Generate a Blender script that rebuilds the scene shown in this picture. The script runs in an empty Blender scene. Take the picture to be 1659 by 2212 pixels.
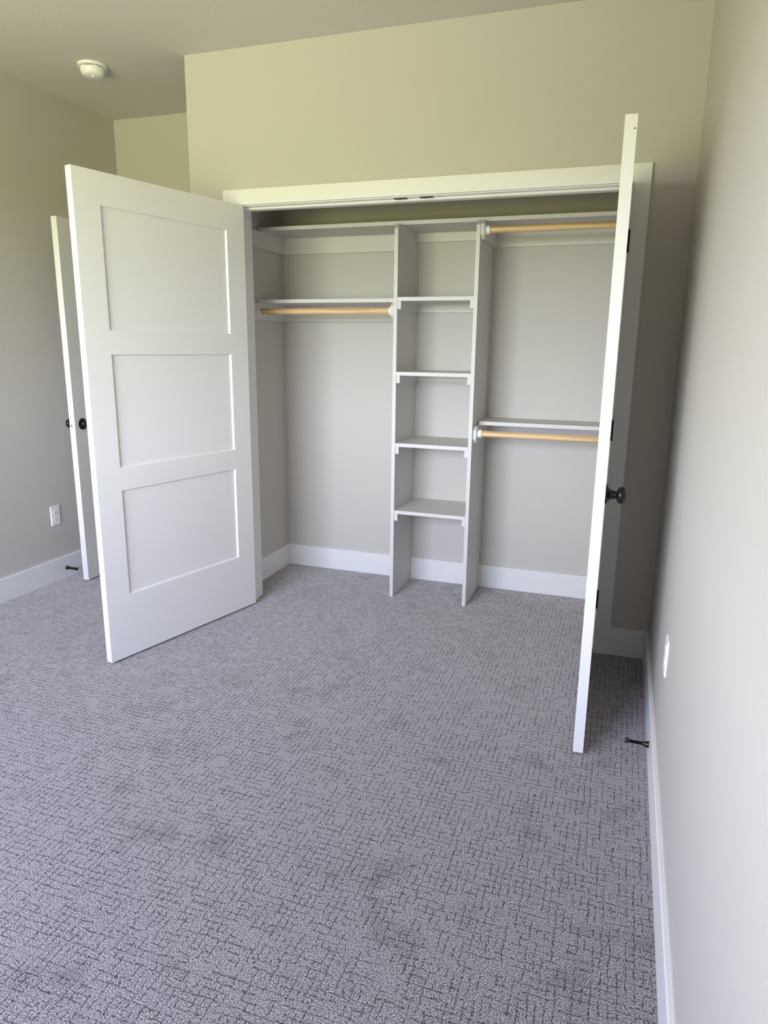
import bpy, bmesh, math, random
from mathutils import Vector, Matrix, Euler

C = bpy.context.scene.collection
SC = bpy.context.scene
random.seed(7)

# ------------------------------------------------------------------ camera
F = 1510.59 / 1659.0
yaw, pitch, roll = -0.3266, -0.2331, 0.0122
fwd = Vector((math.sin(yaw) * math.cos(pitch), math.cos(yaw) * math.cos(pitch), math.sin(pitch)))
rt = Vector((math.cos(yaw), -math.sin(yaw), 0))
up = rt.cross(fwd)
r2 = rt * math.cos(roll) + up * math.sin(roll)
u2 = up * math.cos(roll) - rt * math.sin(roll)
cam = bpy.data.objects.new('camera', bpy.data.cameras.new('camera'))
C.objects.link(cam)
m = Matrix.Identity(4)
for i in range(3):
    m[i][0], m[i][1], m[i][2] = r2[i], u2[i], -fwd[i]
m.translation = Vector((1.8653, -3.2286, 1.3925))
cam.matrix_world = m
cam.data.sensor_fit = 'HORIZONTAL'
cam.data.sensor_width = 36.0
cam.data.lens = 36.0 * F
cam.data.clip_start = 0.02
SC.camera = cam

# ------------------------------------------------------------------ view, light
SC.view_settings.view_transform = 'Standard'
SC.view_settings.look = 'None'
SC.view_settings.gamma = 1.0
SC.view_settings.use_curve_mapping = False
SC.view_settings.exposure = 0.0
SC.cycles.use_denoising = True
SC.cycles.max_bounces = 14
SC.cycles.diffuse_bounces = 10
SC.cycles.sample_clamp_indirect = 8.0

# outdoors by elevation: pale near ground, sunlit lawn, bright hazy sky near the horizon, bluer sky above
NEAR_GROUND, LAWN, SKY_LOW, SKY_HIGH = (2.10, 2.06, 1.32), (1.05, 1.10, 0.45), (2.66, 2.86, 3.26), (1.34, 1.52, 2.50)
GROUND_SIDES, SKY_SIDES = (0.62, 1.38), (0.88, 1.10)
WX0, WX1, WZ0, WZ1 = -0.85, 1.05, 0.87, 2.18      # the window in the wall behind the camera
YR = -3.75

w = bpy.data.worlds.new('daylight')
SC.world = w
w.use_nodes = True
nt = w.node_tree
nt.nodes.clear()
tc = nt.nodes.new('ShaderNodeTexCoord')
sp = nt.nodes.new('ShaderNodeSeparateXYZ')
nt.links.new(tc.outputs['Generated'], sp.inputs[0])
rm = nt.nodes.new('ShaderNodeMapRange')
rm.inputs['From Min'].default_value = -1; rm.inputs['From Max'].default_value = 1
nt.links.new(sp.outputs['Z'], rm.inputs['Value'])
cr = nt.nodes.new('ShaderNodeValToRGB')
def k(c): return (c[0] / 4, c[1] / 4, c[2] / 4, 1)
els = cr.color_ramp.elements
els[0].position = 0.30; els[0].color = k(NEAR_GROUND)
els[1].position = 0.40; els[1].color = k(LAWN)
for pos, col in ((0.49, LAWN), (0.50, SKY_LOW), (0.60, SKY_LOW), (0.70, SKY_HIGH)):
    e = els.new(pos); e.color = k(col)
nt.links.new(rm.outputs[0], cr.inputs[0])
bg = nt.nodes.new('ShaderNodeBackground')
bg.inputs['Strength'].default_value = 41.5
# added side-to-side falloff to balance the room light: dimmer towards -X, brighter towards +X
az = nt.nodes.new('ShaderNodeMapRange'); az.interpolation_type = 'LINEAR'
az.inputs['From Min'].default_value = -0.70; az.inputs['From Max'].default_value = 0.45
nt.links.new(sp.outputs['X'], az.inputs['Value'])
def side(lo, hi):
    n_ = nt.nodes.new('ShaderNodeMapRange'); n_.inputs['To Min'].default_value = lo; n_.inputs['To Max'].default_value = hi
    nt.links.new(az.outputs[0], n_.inputs['Value']); return n_.outputs[0]
hz = nt.nodes.new('ShaderNodeMath'); hz.operation = 'GREATER_THAN'; hz.inputs[1].default_value = 0.0
nt.links.new(sp.outputs['Z'], hz.inputs[0])
sel = nt.nodes.new('ShaderNodeMix')
nt.links.new(hz.outputs[0], sel.inputs[0])
nt.links.new(side(*GROUND_SIDES), sel.inputs[2]); nt.links.new(side(*SKY_SIDES), sel.inputs[3])
mul = nt.nodes.new('ShaderNodeVectorMath'); mul.operation = 'SCALE'
nt.links.new(cr.outputs[0], mul.inputs[0]); nt.links.new(sel.outputs[0], mul.inputs['Scale'])
nt.links.new(mul.outputs[0], bg.inputs[0])
ow = nt.nodes.new('ShaderNodeOutputWorld')
nt.links.new(bg.outputs[0], ow.inputs[0])

pl = bpy.data.lights.new('window_portal', 'AREA')
pl.shape = 'RECTANGLE'; pl.size = WX1 - WX0; pl.size_y = WZ1 - WZ0
pl.cycles.is_portal = True
po = bpy.data.objects.new('window_portal', pl)
po.location = ((WX0 + WX1) / 2, YR - 0.14, (WZ0 + WZ1) / 2)
po.rotation_euler = (math.pi / 2, 0, 0)       # local -Z looks along +Y, into the room
C.objects.link(po)

# ------------------------------------------------------------------ materials
def mat(name, col, rough=0.5, metal=0.0, spec=0.5):
    M = bpy.data.materials.new(name); M.use_nodes = True
    b = M.node_tree.nodes['Principled BSDF']
    b.inputs['Base Color'].default_value = (*col, 1)
    b.inputs['Roughness'].default_value = rough
    b.inputs['Metallic'].default_value = metal
    b.inputs['Specular IOR Level'].default_value = spec
    return M

class N:
    def __init__(s, M): s.t = M.node_tree; s.b = s.t.nodes['Principled BSDF']
    def new(s, ty, **kw):
        n = s.t.nodes.new(ty)
        for a, v in kw.items(): setattr(n, a, v)
        return n
    def put(s, sock, v):
        if isinstance(v, bpy.types.NodeSocket): s.t.links.new(v, sock)
        elif v is not None: sock.default_value = v
    def math(s, op, a, b=None, c=None):
        n = s.new('ShaderNodeMath', operation=op)
        s.put(n.inputs[0], a); s.put(n.inputs[1], b); s.put(n.inputs[2], c)
        return n.outputs[0]
    def noise(s, vec, scale, detail=2.0, rough=.5, dist=0.0, color=False):
        n = s.new('ShaderNodeTexNoise')
        s.put(n.inputs['Vector'], vec); n.inputs['Scale'].default_value = scale
        n.inputs['Detail'].default_value = detail; n.inputs['Roughness'].default_value = rough
        n.inputs['Distortion'].default_value = dist
        return n.outputs['Color'] if color else n.outputs['Fac']
    def ramp(s, v, a, b, lo=0.0, hi=1.0, smooth=True):
        n = s.new('ShaderNodeMapRange', interpolation_type='SMOOTHSTEP' if smooth else 'LINEAR')
        s.put(n.inputs['Value'], v)
        for key, x in (('From Min', a), ('From Max', b), ('To Min', lo), ('To Max', hi)): n.inputs[key].default_value = x
        return n.outputs[0]
    def vmath(s, op, a, b=None, scale=None):
        n = s.new('ShaderNodeVectorMath', operation=op)
        s.put(n.inputs[0], a)
        if b is not None: s.put(n.inputs[1], b)
        if scale is not None: n.inputs['Scale'].default_value = scale
        return n.outputs[0]
    def obj(s): return s.new('ShaderNodeTexCoord').outputs['Object']
    def mixc(s, f, a, b, blend='MIX'):
        n = s.new('ShaderNodeMix', data_type='RGBA', blend_type=blend)
        s.put(n.inputs['Factor'], f)
        for k_, v in ((6, a), (7, b)):
            if isinstance(v, tuple): n.inputs[k_].default_value = (*v, 1)
            else: s.put(n.inputs[k_], v)
        return n.outputs[2]
    def bump(s, h, strength, dist):
        n = s.new('ShaderNodeBump')
        n.inputs['Strength'].default_value = strength; n.inputs['Distance'].default_value = dist
        s.put(n.inputs['Height'], h); s.put(s.b.inputs['Normal'], n.outputs[0])

WALL_COL, TRIM_COL, SHELF_COL = (0.545, 0.52, 0.485), (0.77, 0.77, 0.765), (0.62, 0.61, 0.59)
M_wall = mat('wall_paint', WALL_COL, 0.6, spec=.35)
n = N(M_wall); n.bump(n.noise(n.obj(), 220, 3), 0.12, 0.002)
M_ceil = mat('ceiling_texture', (0.61, 0.59, 0.55), 0.85, spec=.2)
n = N(M_ceil); o_ = n.obj()
n.bump(n.ramp(n.noise(o_, 38, 4, .6, 1.6), .42, .62), 0.13, 0.003)
M_trim = mat('white_trim_paint', TRIM_COL, 0.38)
M_door = mat('white_door_paint', (0.80, 0.79, 0.775), 0.42)
n = N(M_door); n.bump(n.noise(n.obj(), 140, 2), 0.05, 0.001)
M_shelf = mat('painted_shelf_board', SHELF_COL, 0.5)
n = N(M_shelf); n.bump(n.noise(n.obj(), 180, 3), 0.08, 0.001)
M_black = mat('oil_rubbed_black_metal', (0.012, 0.011, 0.010), 0.28, 0.3)
M_rubber = mat('black_rubber', (0.01, 0.01, 0.01), 0.6)
M_chrome = mat('brushed_nickel', (0.75, 0.72, 0.68), 0.22, 1.0)
M_steel = mat('zinc_screw', (0.5, 0.48, 0.44), 0.35, 1.0)
M_plastic = mat('white_plastic', (0.84, 0.84, 0.83), 0.35)
M_dark = mat('dark_slot', (0.03, 0.03, 0.03), 0.8)
M_chip = mat('brown_chip', (0.30, 0.19, 0.10), 0.8)
M_outside = mat('window_vinyl', (0.8, 0.8, 0.8), 0.4)

M_pine = mat('pine_dowel', (0.72, 0.50, 0.27), 0.45)
n = N(M_pine); o_ = n.obj()
st = n.vmath('MULTIPLY', o_, (1.6, 60.0, 60.0))
g = n.noise(st, 1.6, 4, .6, .8)
cmix = n.mixc(n.ramp(g, .38, .68), (0.78, 0.56, 0.31), (0.52, 0.32, 0.14))
n.put(n.b.inputs['Base Color'], cmix)

# carpet: loop pile with a broken rectangular cut pattern
M_carpet = mat('patterned_carpet', (0.3, 0.28, 0.27), 0.95, spec=.1)
n = N(M_carpet); o_ = n.obj()
wv = n.vmath('SUBTRACT', n.noise(o_, 26, 2, color=True), (.5, .5, .5))
pv = n.vmath('ADD', o_, n.vmath('SCALE', wv, scale=0.014))
wf = n.vmath('SUBTRACT', n.noise(o_, 120, 1, color=True), (.5, .5, .5))
pv = n.vmath('ADD', pv, n.vmath('SCALE', wf, scale=0.006))
sx = n.new('ShaderNodeSeparateXYZ'); n.put(sx.inputs[0], pv)
X, Y = sx.outputs[0], sx.outputs[1]
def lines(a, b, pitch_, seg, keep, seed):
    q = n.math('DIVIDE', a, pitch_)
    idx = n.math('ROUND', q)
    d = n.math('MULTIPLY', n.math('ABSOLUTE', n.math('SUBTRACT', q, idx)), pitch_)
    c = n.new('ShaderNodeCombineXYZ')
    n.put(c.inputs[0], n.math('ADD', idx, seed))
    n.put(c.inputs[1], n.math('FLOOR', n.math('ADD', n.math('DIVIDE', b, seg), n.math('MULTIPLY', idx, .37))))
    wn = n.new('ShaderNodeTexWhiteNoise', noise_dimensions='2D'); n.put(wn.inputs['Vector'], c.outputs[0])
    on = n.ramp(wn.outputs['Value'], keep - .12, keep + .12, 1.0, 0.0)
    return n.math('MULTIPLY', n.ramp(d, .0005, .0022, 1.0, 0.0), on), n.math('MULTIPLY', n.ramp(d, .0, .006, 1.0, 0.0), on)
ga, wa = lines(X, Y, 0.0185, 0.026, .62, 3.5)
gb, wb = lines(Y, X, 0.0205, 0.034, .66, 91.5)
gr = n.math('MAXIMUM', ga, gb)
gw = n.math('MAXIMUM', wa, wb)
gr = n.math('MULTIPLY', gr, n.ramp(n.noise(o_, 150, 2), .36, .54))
tuft = n.noise(o_, 290, 2.0, .65)
tuft2 = n.noise(o_, 95, 2, .6)
blot = n.noise(o_, 3.2, 3, .55)
tr = n.new('ShaderNodeValToRGB'); n.put(tr.inputs[0], tuft)
te = tr.color_ramp.elements
te[0].position = .36; te[0].color = (.030, .027, .028, 1); te[1].position = .66; te[1].color = (.54, .505, .515, 1)
for p_, c_ in ((.44, (.165, .151, .154, 1)), (.55, (.300, .278, .284, 1))):
    e = te.new(p_); e.color = c_
base = n.mixc(n.math('MULTIPLY', gr, .90), tr.outputs[0], (0.035, 0.032, 0.034))  # cut lines darkened in the colour to stand for shade in the grooves
pile_shade = n.ramp(n.noise(o_, 5.5, 3, .6), .30, .46, .74, 1.0)  # random darker blotches put pile-direction shading into the colour
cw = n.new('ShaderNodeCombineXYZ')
for i in range(3): n.put(cw.inputs[i], pile_shade)
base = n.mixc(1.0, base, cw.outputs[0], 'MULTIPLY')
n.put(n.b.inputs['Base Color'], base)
n.put(n.b.inputs['Sheen Weight'], n.math('MULTIPLY', n.math('SUBTRACT', 1.0, gr), n.ramp(tuft, .30, .50))); n.b.inputs['Sheen Roughness'].default_value = .45
n.b.inputs['Sheen Tint'].default_value = (1, .94, .88, 1)
h = n.math('SUBTRACT', n.math('ADD', n.math('MULTIPLY', tuft, .7), n.math('MULTIPLY', tuft2, .3)), n.math('MULTIPLY', gw, .35))
n.bump(h, 0.45, 0.004)

# ------------------------------------------------------------------ builders
def link(name, bm, M, parent=None, smooth=False, bev=0.0):
    if bev:
        bmesh.ops.bevel(bm, geom=[e for e in bm.edges if e.calc_face_angle(0) > .6], offset=bev, segments=2, profile=.5, affect='EDGES')
    bmesh.ops.recalc_face_normals(bm, faces=bm.faces)
    me = bpy.data.meshes.new(name); bm.to_mesh(me); bm.free()
    if smooth:
        for p in me.polygons: p.use_smooth = True
        me.set_sharp_from_angle(angle=math.radians(35))
    me.materials.append(M)
    o = bpy.data.objects.new(name, me); C.objects.link(o)
    if parent: o.parent = parent
    return o

def box(bm, x0, x1, y0, y1, z0, z1):
    v = [bm.verts.new(q) for q in ((x0, y0, z0), (x1, y0, z0), (x1, y1, z0), (x0, y1, z0), (x0, y0, z1), (x1, y0, z1), (x1, y1, z1), (x0, y1, z1))]
    for f in ((0, 3, 2, 1), (4, 5, 6, 7), (0, 1, 5, 4), (1, 2, 6, 5), (2, 3, 7, 6), (3, 0, 4, 7)): bm.faces.new([v[i] for i in f])

def prism(bm, pts, axis, a, b):
    """closed outline pts (2D) swept along axis from a to b"""
    def P(p, t):
        if axis == 'x': return (t, p[0], p[1])
        if axis == 'y': return (p[0], t, p[1])
        return (p[0], p[1], t)
    lo = [bm.verts.new(P(p, a)) for p in pts]; hi = [bm.verts.new(P(p, b)) for p in pts]
    bm.faces.new(lo); bm.faces.new(hi[::-1])
    for i in range(len(pts)):
        j = (i + 1) % len(pts); bm.faces.new((lo[i], lo[j], hi[j], hi[i]))

def lathe(bm, prof, seg=32, mtx=None):
    """prof: (radius, height) about +Z"""
    rings = []
    for r, hgt in prof:
        if r < 1e-6: rings.append([bm.verts.new((0, 0, hgt))])
        else: rings.append([bm.verts.new((r * math.cos(2 * math.pi * i / seg), r * math.sin(2 * math.pi * i / seg), hgt)) for i in range(seg)])
    for A, B in zip(rings, rings[1:]):
        for i in range(seg):
            j = (i + 1) % seg
            if len(A) == 1 and len(B) == 1: continue
            if len(A) == 1: bm.faces.new((A[0], B[i], B[j]))
            elif len(B) == 1: bm.faces.new((A[i], A[j], B[0]))
            else: bm.faces.new((A[i], A[j], B[j], B[i]))
    if len(rings[0]) > 1: bm.faces.new(rings[0][::-1])
    if len(rings[-1]) > 1: bm.faces.new(rings[-1])
    if mtx is not None: bmesh.ops.transform(bm, matrix=mtx, verts=bm.verts)

def one(name, M, fn, parent=None, bev=0.0, smooth=False):
    bm = bmesh.new(); fn(bm); return link(name, bm, M, parent, smooth, bev)
def bx(name, M, x0, x1, y0, y1, z0, z1, parent=None, bev=0.0):
    return one(name, M, lambda b: box(b, x0, x1, y0, y1, z0, z1), parent, bev)
def struct(o): o['kind'] = 'structure'; return o
def empty(name, loc=(0, 0, 0), rot=(0, 0, 0)):
    o = bpy.data.objects.new(name, None); C.objects.link(o); o.location = loc; o.rotation_euler = rot
    o.empty_display_size = .05
    return o
def tag(o, label, cat, group=None):
    o['label'] = label; o['category'] = cat
    if group: o['group'] = group
    return o

# ------------------------------------------------------------------ room shell
XL, XR, XC, ZC = -1.272, 2.059, -0.262, 2.7274
YA, D = 0.7308, 0.7308            # back wall plane shared by closet and alcove
YF = 0.1339                       # back face of the closet front wall
XCL = -0.1315                     # closet left inner wall
W = 1.823                         # clear opening width
HJ = 2.0435                       # underside of head jamb
YH = 2.0                          # far end of the hallway

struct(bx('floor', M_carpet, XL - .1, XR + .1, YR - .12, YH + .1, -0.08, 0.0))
struct(bx('ceiling', M_ceil, XL - .1, XR + .1, YR - .12, YH + .1, ZC, ZC + .1))
struct(bx('wall_left', M_wall, XL - .1, XL, YR, YH, 0, ZC))
struct(bx('wall_right', M_wall, XR, XR + .1, YR, YA + .12, 0, ZC))
def wf_(b): prism(b, [(XC, 0), (-.018, 0), (-.018, HJ + .018), (W + .018, HJ + .018), (W + .018, 0), (XR, 0), (XR, ZC), (XC, ZC)], 'y', 0, YF)
struct(one('wall_front', M_wall, wf_))
struct(bx('wall_closet_left', M_wall, XC, XCL, YF, YA, 0, ZC))
struct(bx('wall_closet_right', M_wall, 1.955, XR, YF, YA, 0, ZC))
DX0, DX1, DH = -1.118, -0.345, 2.05
def wb_(b): prism(b, [(XL, 0), (DX0 - .018, 0), (DX0 - .018, DH + .018), (DX1 + .018, DH + .018), (DX1 + .018, 0), (XR, 0), (XR, ZC), (XL, ZC)], 'y', YA, YA + .12)
struct(one('wall_back', M_wall, wb_))
def wr_(b):
    box(b, XL - .1, WX0, YR - .12, YR, 0, ZC); box(b, WX1, XR + .1, YR - .12, YR, 0, ZC)
    box(b, WX0, WX1, YR - .12, YR, 0, WZ0); box(b, WX0, WX1, YR - .12, YR, WZ1, ZC)
struct(one('wall_rear', M_wall, wr_))
struct(bx('wall_hall_end', M_wall, XL - .1, XR + .1, YH, YH + .1, 0, ZC))
struct(bx('wall_hall_side', M_wall, 0.2, 0.3, YA + .12, YH, 0, ZC))
# window behind the camera: vinyl frame with one mullion, inner casing and sill
wn = struct(one('window_1', M_outside, lambda b: (box(b, WX0, WX0 + .05, YR - .11, YR - .04, WZ0, WZ1), box(b, WX1 - .05, WX1, YR - .11, YR - .04, WZ0, WZ1),
    box(b, WX0 + .05, WX1 - .05, YR - .11, YR - .04, WZ0, WZ0 + .05), box(b, WX0 + .05, WX1 - .05, YR - .11, YR - .04, WZ1 - .05, WZ1),
    box(b, (WX0 + WX1) / 2 - .025, (WX0 + WX1) / 2 + .025, YR - .10, YR - .05, WZ0 + .05, WZ1 - .05))))
bx('window_sill', M_trim, WX0 - .08, WX1 + .08, YR, YR + .05, WZ0 - .03, WZ0, wn, .003)

# trim: closet casing, jamb with stops, entry door casing
CT = 2.117
struct(bx('trim_1', M_trim, -.069, 1.891, -.018, 0, HJ + .004, CT, bev=.0012))
struct(bx('trim_2', M_trim, -.069, -.005, -.018, 0, 0, HJ + .004, bev=.0012))
struct(bx('trim_3', M_trim, W + .005, 1.891, -.018, 0, 0, HJ + .004, bev=.0012))
def jamb(b):
    box(b, -.018, 0, 0, YF, 0, HJ); box(b, W, W + .018, 0, YF, 0, HJ); box(b, -.018, W + .018, 0, YF, HJ, HJ + .018)
def stop(b):
    box(b, 0, .010, .038, .072, 0, HJ - .010); box(b, W - .010, W, .038, .072, 0, HJ - .010); box(b, 0, W, .038, .072, HJ - .010, HJ)
struct(one('trim_4', M_trim, jamb, bev=.0008))
struct(one('trim_5', M_trim, stop, bev=.0015))
def ecas(b):
    prism(b, [(DX0 - .068, 0), (DX0 - .004, 0), (DX0 - .004, DH + .004), (DX1 + .004, DH + .004), (DX1 + .004, 0), (DX1 + .068, 0), (DX1 + .068, DH + .07), (DX0 - .068, DH + .07)], 'y', YA - .018, YA)
    prism(b, [(DX0 - .018, 0), (DX0, 0), (DX0, DH), (DX1, DH), (DX1, 0), (DX1 + .018, 0), (DX1 + .018, DH + .018), (DX0 - .018, DH + .018)], 'y', YA, YA + .12)
struct(one('trim_6', M_trim, ecas))

# baseboards, square with an eased top edge
BH, BT = 0.133, 0.0135
def base_x(b, x0, x1, yw, s): prism(b, [(yw, 0), (yw + s * BT, 0), (yw + s * BT, BH - .003), (yw + s * (BT - .003), BH), (yw, BH)], 'x', x0, x1)
def base_y(b, y0, y1, xw, s): prism(b, [(xw, 0), (xw + s * BT, 0), (xw + s * BT, BH - .003), (xw + s * (BT - .003), BH), (xw, BH)], 'y', y0, y1)
struct(one('baseboard_right', M_trim, lambda b: base_y(b, YR, 0, XR, -1)))
struct(one('baseboard_left', M_trim, lambda b: base_y(b, YR, YA, XL, 1)))
struct(one('baseboard_front_right', M_trim, lambda b: base_x(b, 1.891, XR - BT, 0, -1)))
struct(one('baseboard_front_left', M_trim, lambda b: base_x(b, XC - BT, -.069, 0, -1)))
struct(one('baseboard_alcove', M_trim, lambda b: base_y(b, 0, YA - .018, XC, -1)))
struct(one('baseboard_closet_back', M_trim, lambda b: base_x(b, XCL, 1.955, D, -1)))
struct(one('baseboard_closet_left', M_trim, lambda b: base_y(b, YF, D - BT, XCL, 1)))
struct(one('baseboard_closet_right', M_trim, lambda b: base_y(b, YF, D - BT, 1.955, -1)))
struct(one('baseboard_rear', M_trim, lambda b: base_x(b, XL + BT, XR - BT, YR, 1)))

# ------------------------------------------------------------------ doors
ZB, DHT, DT = 0.0113, 2.032, 0.035
PZ = [(0.288, 0.760), (0.858, 1.333), (1.430, 1.908)]

def slab(bm, wd, v0, stile=.1165, rec=.009, bevl=.005):
    """three-panel shaker slab: local x along the width, y through the thickness (v0..v0+DT)"""
    xs = [0, stile, wd - stile, wd]
    zs = [0.0]
    for a, b in PZ: zs += [a, b]
    zs.append(DHT)
    sides = []
    for y, s in ((v0, 1), (v0 + DT, -1)):
        g = [[bm.verts.new((x, y, ZB + z)) for x in xs] for z in zs]
        sides.append(g)
        for r in range(len(zs) - 1):
            for c in range(3):
                q = (g[r][c], g[r][c + 1], g[r + 1][c + 1], g[r + 1][c])
                if c == 1 and r % 2 == 1:
                    x0, x1, z0, z1 = xs[1] + bevl, xs[2] - bevl, ZB + zs[r] + bevl, ZB + zs[r + 1] - bevl
                    p = [bm.verts.new((x, y + s * rec, z)) for x, z in ((x0, z0), (x1, z0), (x1, z1), (x0, z1))]
                    for i in range(4): bm.faces.new((q[i], q[(i + 1) % 4], p[(i + 1) % 4], p[i]))
                    bm.faces.new(p)
                else: bm.faces.new(q)
    a, b = sides
    for r in range(len(zs) - 1):
        for c in (0, 3): bm.faces.new((a[r][c], a[r + 1][c], b[r + 1][c], b[r][c]))
    for c in range(3):
        for r in (0, len(zs) - 1): bm.faces.new((a[r][c], a[r][c + 1], b[r][c + 1], b[r][c]))

KNOB = [(0, .0655), (.010, .0650), (.018, .0628), (.0240, .0585), (.0272, .0530), (.0278, .0475), (.0262, .0420), (.0215, .0375), (.0150, .0345),
        (.0108, .0335), (.0104, .0305), (.0138, .0300), (.0140, .0215)]
ROSE = [(.0140, .0215), (.0155, .0180), (.0190, .0125), (.0240, .0085), (.0300, .0062), (.0322, .0055), (.0322, 0)]
def knob(parent, x, y, z, sgn):
    """knob on the face at local y, pointing along sgn*Y"""
    M4 = Matrix.Translation((x, y, z)) @ Matrix.Rotation(-sgn * math.pi / 2, 4, 'X')
    ko = one('knob', M_black, lambda b: lathe(b, KNOB, 40, M4), parent, smooth=True)
    one('rosette', M_black, lambda b: lathe(b, ROSE, 40, M4), ko, smooth=True)
    ko['label'] = 'black round door knob'
def hinge(parent, z, xpin, ypin, v0):
    def f(b):
        lathe(b, [(.0058, -.0445), (.0058, .0445)], 16, Matrix.Translation((xpin, ypin, z)))
        box(b, xpin + .001, xpin + .0035, v0 + .001, v0 + .030, z - .044, z + .044)
    hg = one('hinge', M_black, f, parent, smooth=True); hg['label'] = 'black butt hinge'

def make_door(name, pin, ang, mirror, wd, hinges, kz, label, knobs=(1,)):
    """pin on the jamb; the slab runs along local +X from the pin and swings by ang about Z"""
    root = empty(name, (pin[0], pin[1], 0), (0, 0, ang))
    s = -1 if mirror else 1          # mirrored: the closed slab has its thickness on the other side
    v0 = .008 if not mirror else -.008 - DT
    def f(b):
        slab(b, wd, v0)
        bmesh.ops.translate(b, verts=b.verts, vec=(.003, 0, 0))
    one('slab', M_door, f, root)
    for z in hinges: hinge(root, z, 0, 0, v0)
    face = .008 if not mirror else -.008
    back = face + s * DT
    if 1 in knobs: knob(root, wd + .003 - .062, face, kz, -s)
    if 2 in knobs: knob(root, wd + .003 - .062, back, kz, s)
    tag(root, label, 'door', 'three-panel white doors')
    return struct(root)

HZ = (0.261, 1.044, 1.825)
make_door('door_1', (0, -.0048), -1.8183, False, .9165, HZ, .927, 'white three-panel closet door swung open on the left side of the closet')
d2 = make_door('door_2', (W, -.0048), math.pi + 1.5894, True, .9165, HZ, .927, 'white closet door on the right seen edge-on with black round knob')
hole = one('screw_hole', M_dark, lambda b: lathe(b, [(.0022, .0002), (.0022, .0006)], 14, Matrix.Translation((.9195, -.014, 2.005)) @ Matrix.Rotation(math.pi / 2, 4, 'Y')), d2)
# entry door: hinged on the alcove back wall, folded back near the left wall
EA = 0.0563
ex, ey = -1.1074, -0.0382
wd3 = 0.762
# free edge room-left corner is (ex, ey); u runs from the free edge back to the hinge
udir = Vector((-math.sin(EA), math.cos(EA)))     # towards the hinge (+y)
pe = Vector((ex, ey)) + udir * (wd3 + .003) - Vector((math.cos(EA), math.sin(EA))) * .008
d3 = make_door('door_3', (pe.x, pe.y), math.atan2(-udir.y, -udir.x), False, wd3, HZ, .936,
               'white entry door behind the left closet door with a bright latch on its edge', knobs=(1, 2))
def latch(b):
    lathe(b, [(0, .0085), (.004, .0082), (.0078, .0060), (.0085, .0015), (.0085, -.002)], 20, Matrix.Translation((wd3 + .003, .008 + DT / 2, .932)) @ Matrix.Rotation(math.pi / 2, 4, 'Y'))
lt = one('latch', M_chrome, latch, d3, smooth=True); lt['label'] = 'bright round latch bolt'

# ------------------------------------------------------------------ closet fittings
TH, TF = 0.019, 0.362
X1, X2 = 0.688, 1.1086
ZT = 1.998
tower = tag(empty('shelf_tower', (X1, D, 0)), 'tall narrow pale shelf tower with four shelves between two upright panels', 'shelf tower')
def put(o, parent):
    o.parent = parent; o.matrix_parent_inverse = Matrix.Translation(-Vector(parent.location)); return o
E1 = .0012
for xx in (X1, X2):
    put(one('side_panel', M_shelf, lambda b, xx=xx: prism(b, [(TF, 0), (D - BT, 0), (D - BT, BH), (D, BH), (D, ZT - .0006), (TF + .022, ZT - .0006), (TF, ZT - .024)], 'x', xx, xx + TH), bev=E1), tower)
for z in (1.6392, 1.2603, .8809, .5066):
    s = put(bx('shelf', M_shelf, X1 + TH + .0005, X2 - .0005, TF + .001, D, z - TH, z, bev=.0018), tower)
    for xa in (X1 + TH, X2 - TH):
        put(one('cleat', M_shelf, lambda b, xa=xa, z=z: prism(b, [(TF + .005, z - TH), (TF + .005, z - TH - .038), (TF + .009, z - TH - .042), (D, z - TH - .042), (D, z - TH)], 'x', xa, xa + TH), bev=E1), tower)
    put(bx('back_cleat', M_shelf, X1 + 2 * TH, X2 - TH, D - TH, D, z - TH - .042, z - TH, bev=E1), tower)

XRI = 1.955
top = tag(empty('closet_shelf', (-.125, D, 2.0)), 'long pale top shelf running the whole width of the closet', 'shelf', 'long closet shelves')
put(bx('board', M_shelf, XCL + .006, XRI - .003, .4225, D, ZT, ZT + TH, bev=.0015), top)
put(bx('wall_cleat', M_shelf, XCL, XCL + TH, .26, D, ZT - .089, ZT, bev=E1), top)
put(bx('wall_cleat', M_shelf, XCL + TH, X1 - .0006, D - TH, D, ZT - .089, ZT, bev=E1), top)
put(bx('wall_cleat', M_shelf, X1 + TH + .0006, X2 - .0006, D - TH, D, ZT - .047, ZT, bev=E1), top)
def octo(xa, z0, z1, yf):
    c = .020
    return lambda b: prism(b, [(yf, z0 + c), (yf + c, z0), (D, z0), (D, z1), (yf + c, z1), (yf, z1 - c)], 'x', xa, xa + TH)
put(one('end_cleat', M_shelf, octo(X2 + TH + .0006, ZT - .089, ZT, TF + .004), bev=E1), top)
put(bx('wall_cleat', M_shelf, X2 + 2 * TH, XRI - TH, D - TH, D, ZT - .086, ZT, bev=E1), top)
put(bx('wall_cleat', M_shelf, XRI - TH, XRI, .30, D, ZT - .089, ZT, bev=E1), top)

ZL = 1.6358
left = tag(empty('closet_shelf', (-.125, D, ZL - TH)), 'short pale shelf in the left bay above a wooden rod', 'shelf', 'long closet shelves')
put(bx('board', M_shelf, XCL + .006, X1 - .0006, .4022, D, ZL - TH, ZL, bev=.0015), left)
put(bx('wall_cleat', M_shelf, XCL, XCL + TH, .27, D, ZL - TH - .089, ZL - TH, bev=E1), left)
put(bx('wall_cleat', M_shelf, XCL + TH, X1 - TH, D - TH, D, ZL - TH - .087, ZL - TH, bev=E1), left)
put(one('end_cleat', M_shelf, octo(X1 - TH - .0006, ZL - TH - .089, ZL - TH, TF + .008), bev=E1), left)

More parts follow.
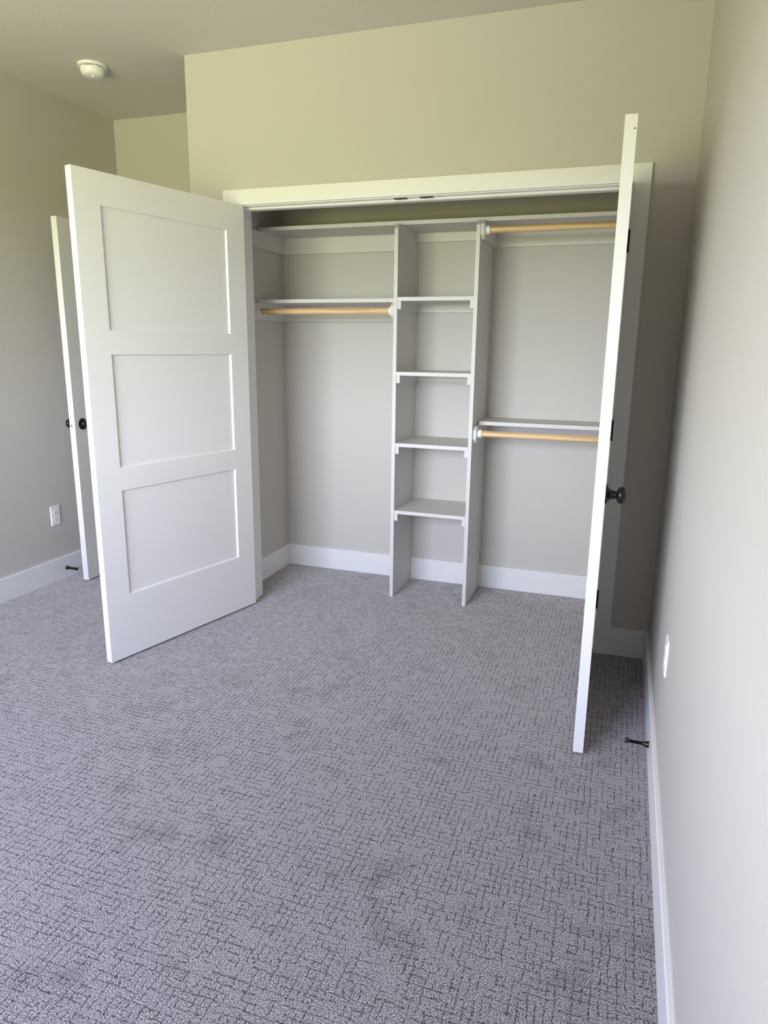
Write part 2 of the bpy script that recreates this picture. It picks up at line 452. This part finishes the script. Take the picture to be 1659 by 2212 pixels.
ZR = 1.0074
def rshelf(b):
    x0, x1, y0, r = X2 + TH + .001, XRI - .003, .4778, .016
    pts = [(x1, D), (x0, D)] + [(x0 + r - r * math.cos(t), y0 + r - r * math.sin(t)) for t in [i * math.pi / 16 for i in range(9)]] + [(x1, y0)]
    prism(b, pts, 'z', ZR - TH, ZR)
right = tag(empty('closet_shelf', (X2 + TH, D, ZR - TH)), 'pale half-height shelf in the right bay with a rounded front corner', 'shelf', 'long closet shelves')
put(one('board', M_shelf, rshelf, bev=.0015), right)
put(one('end_cleat', M_shelf, octo(X2 + TH + .0006, ZR - TH - .085, ZR - TH, TF + .012), bev=E1), right)
put(bx('wall_cleat', M_shelf, X2 + 2 * TH, XRI - TH, D - TH, D, ZR - TH - .087, ZR - TH, bev=E1), right)
put(bx('wall_cleat', M_shelf, XRI - TH, XRI, .33, D, ZR - TH - .089, ZR - TH, bev=E1), right)

def rod(x0, x1, y, z, label, depth=.022):
    r = tag(empty('closet_rod', (x0, y, z)), label, 'closet rod', 'wooden closet rods')
    R = Matrix.Rotation(math.pi / 2, 4, 'Y')
    po_ = one('pole', M_pine, lambda b: lathe(b, [(0.0165, .0082), (.0165, x1 - x0 - .0082)], 32, R), r, smooth=True)
    cup = [(.0270, 0), (.0270, .003), (.0215, .0045), (.0215, depth), (.0178, depth), (.0178, .008)]
    a = one('socket', M_plastic, lambda b: lathe(b, cup, 32, R), r, smooth=True)
    c = one('socket', M_plastic, lambda b: lathe(b, [(q, x1 - x0 - hh) for q, hh in cup], 32, R), r, smooth=True)
    for s in (a, c): s['label'] = 'white plastic rod socket'
    return r
rod(X2 + 2 * TH + .0014, XRI - TH - .0008, .400, 1.954, 'upper right pine closet rod just under the top shelf')
rod(XCL + TH + .0008, X1 - TH - .0014, .396, 1.572, 'pine closet rod in the left bay of the closet', .012)
rod(X2 + 2 * TH + .0014, XRI - TH - .0008, .410, .950, 'lower right pine closet rod under the half-height shelf')

# two dark ball-catch plates under the head jamb
for xa, lab in ((.826, 'left one of two small dark catch plates under the closet door head'), (.948, 'right one of two small dark catch plates under the closet door head')):
    pz = tag(empty('catch_plate', (xa, .021, HJ)), lab, 'catch plate', 'catch plates under the closet head')
    def plate(b):
        pts = []
        for cx, cy, a0 in ((.026, .009, 0), (-.026, .009, 1), (-.026, -.009, 2), (.026, -.009, 3)):
            for i in range(5):
                t = (a0 + i / 4) * math.pi / 2; pts.append((cx + .004 * math.cos(t), cy + .004 * math.sin(t)))
        prism(b, pts, 'z', -.0022, 0)
    one('plate', M_rubber, plate, pz)
    for sx_ in (-.018, .018):
        one('screw', M_steel, lambda b, sx_=sx_: lathe(b, [(.0026, -.0022), (.0024, -.0030), (0, -.0033)], 14, Matrix.Translation((sx_, 0, 0))), pz, smooth=True)
    one('ball_socket', M_dark, lambda b: lathe(b, [(.0065, -.0022), (.0060, -.0034), (.004, -.0026), (0, -.0024)], 18), pz, smooth=True)

# ------------------------------------------------------------------ small fittings
sd = tag(empty('smoke_detector', (-.772, -.03, ZC)), 'round white smoke detector on the ceiling', 'smoke detector')
one('mounting_plate', M_plastic, lambda b: lathe(b, [(.070, 0), (.071, -.004), (.069, -.010), (.058, -.012)], 48), sd, smooth=True)
one('vent_gap', M_dark, lambda b: lathe(b, [(.053, -.010), (.053, -.018)], 48), sd, smooth=True)
def bodyp(b):
    lathe(b, [(.0585, -.016), (.0590, -.021), (.0575, -.031), (.0535, -.041), (.047, -.0475), (.036, -.051), (.018, -.0525), (0, -.053)], 48)
one('body', M_plastic, bodyp, sd, smooth=True)
for i in range(6):
    t = 2 * math.pi * i / 6 + .35
    def rib(b):
        box(b, .0525, .058, -.003, .003, -.017, -.010)
        bmesh.ops.rotate(b, verts=b.verts, cent=(0, 0, 0), matrix=Matrix.Rotation(t, 3, 'Z'))
    one('vent_rib', M_plastic, rib, sd)
one('test_button', M_plastic, lambda b: lathe(b, [(.010, -.0515), (.010, -.0555), (.008, -.057), (0, -.057)], 24, Matrix.Translation((.012, -.012, 0))), sd, smooth=True)

def outlet(loc, rz, label):
    """wall plate in local XZ, facing local -Y"""
    r = tag(empty('wall_outlet', loc, (0, 0, rz)), label, 'outlet', 'wall outlets')
    hw, hh, t, c = .0355, .0585, .0062, .0035
    def plate(b):
        A = [b.verts.new((x, 0, z)) for x, z in ((-hw, -hh), (hw, -hh), (hw, hh), (-hw, hh))]
        B = [b.verts.new((x, -.002, z)) for x, z in ((-hw, -hh), (hw, -hh), (hw, hh), (-hw, hh))]
        D_ = [b.verts.new((x, -t, z)) for x, z in ((-hw + c, -hh + c), (hw - c, -hh + c), (hw - c, hh - c), (-hw + c, hh - c))]
        b.faces.new(A); b.faces.new(D_)
        for P_, Q in ((A, B), (B, D_)):
            for i in range(4): b.faces.new((P_[i], P_[(i + 1) % 4], Q[(i + 1) % 4], Q[i]))
    one('plate', M_plastic, plate, r)
    for zc in (.0195, -.0195):
        def face(b):
            pts = []
            for i in range(40):
                a = 2 * math.pi * i / 40
                pts.append((.0172 * math.cos(a), zc + max(-.0138, min(.0138, .0172 * math.sin(a)))))
            prism(b, pts, 'y', -t - .0022, -t + .001)
        fo = one('receptacle', M_plastic, face, r, bev=.0006)
        def slots(b):
            y0, y1 = -t - .0024, -t - .0018
            box(b, -.0078, -.0056, y0, y1, zc - .001, zc + .0075); box(b, .0056, .0078, y0, y1, zc, zc + .0068)
            pts = [(.0026 * math.cos(2 * math.pi * i / 16), zc - .0072 + .0026 * math.sin(2 * math.pi * i / 16)) for i in range(16)]
            prism(b, pts, 'y', y0, y1)
        one('slots', M_dark, slots, fo)
    one('screw', M_plastic, lambda b: lathe(b, [(.0032, 0), (.003, .0012), (0, .0016)], 14, Matrix.Translation((0, -t, 0)) @ Matrix.Rotation(math.pi / 2, 4, 'X')), r, smooth=True)
    return r
outlet((XL, -.043, .392), math.pi / 2, 'white outlet low on the left wall beside the doors')
outlet((XR, -1.020, .458), -math.pi / 2, 'white outlet on the right wall seen nearly edge-on')

def door_stop(loc, rz, label, droop=0.0):
    """spring stop pointing along local +X"""
    r = tag(empty('door_stop', loc, (0, droop, rz)), label, 'door stop', 'black spring door stops')
    R = Matrix.Rotation(math.pi / 2, 4, 'Y')
    one('base', M_black, lambda b: lathe(b, [(.0125, 0), (.0125, .002), (.0105, .006), (.0080, .014), (.0066, .020)], 24, R), r, smooth=True)
    prof = []
    for i in range(81):
        xx = .018 + .047 * i / 80
        prof.append((.0057 + .0006 * math.cos(i * math.pi / 2), xx))
    one('spring', M_black, lambda b: lathe(b, prof, 20, R), r, smooth=True)
    one('rubber_tip', M_rubber, lambda b: lathe(b, [(.0060, .064), (.0088, .065), (.0090, .075), (.0078, .078), (0, .0785)], 24, R), r, smooth=True)
    return r
door_stop((XL + BT, -.005, .058), 0.0, 'black spring door stop on the left baseboard near the entry door')
door_stop((XR - BT, -.877, .062), math.pi, 'black spring door stop on the right baseboard beside the open closet door', -.03)

def chip(b):
    bmesh.ops.create_icosphere(b, subdivisions=2, radius=.006)
    rr = random.Random(3)
    for v in b.verts:
        v.co *= rr.uniform(.8, 1.2); v.co.z *= .55; v.co.x *= 1.4
cp = one('wood_chip', M_chip, chip, smooth=True)
cp.location = (-.050, .703, .003)
tag(cp, 'tiny brown wood chip on the carpet in the back left closet corner', 'debris')
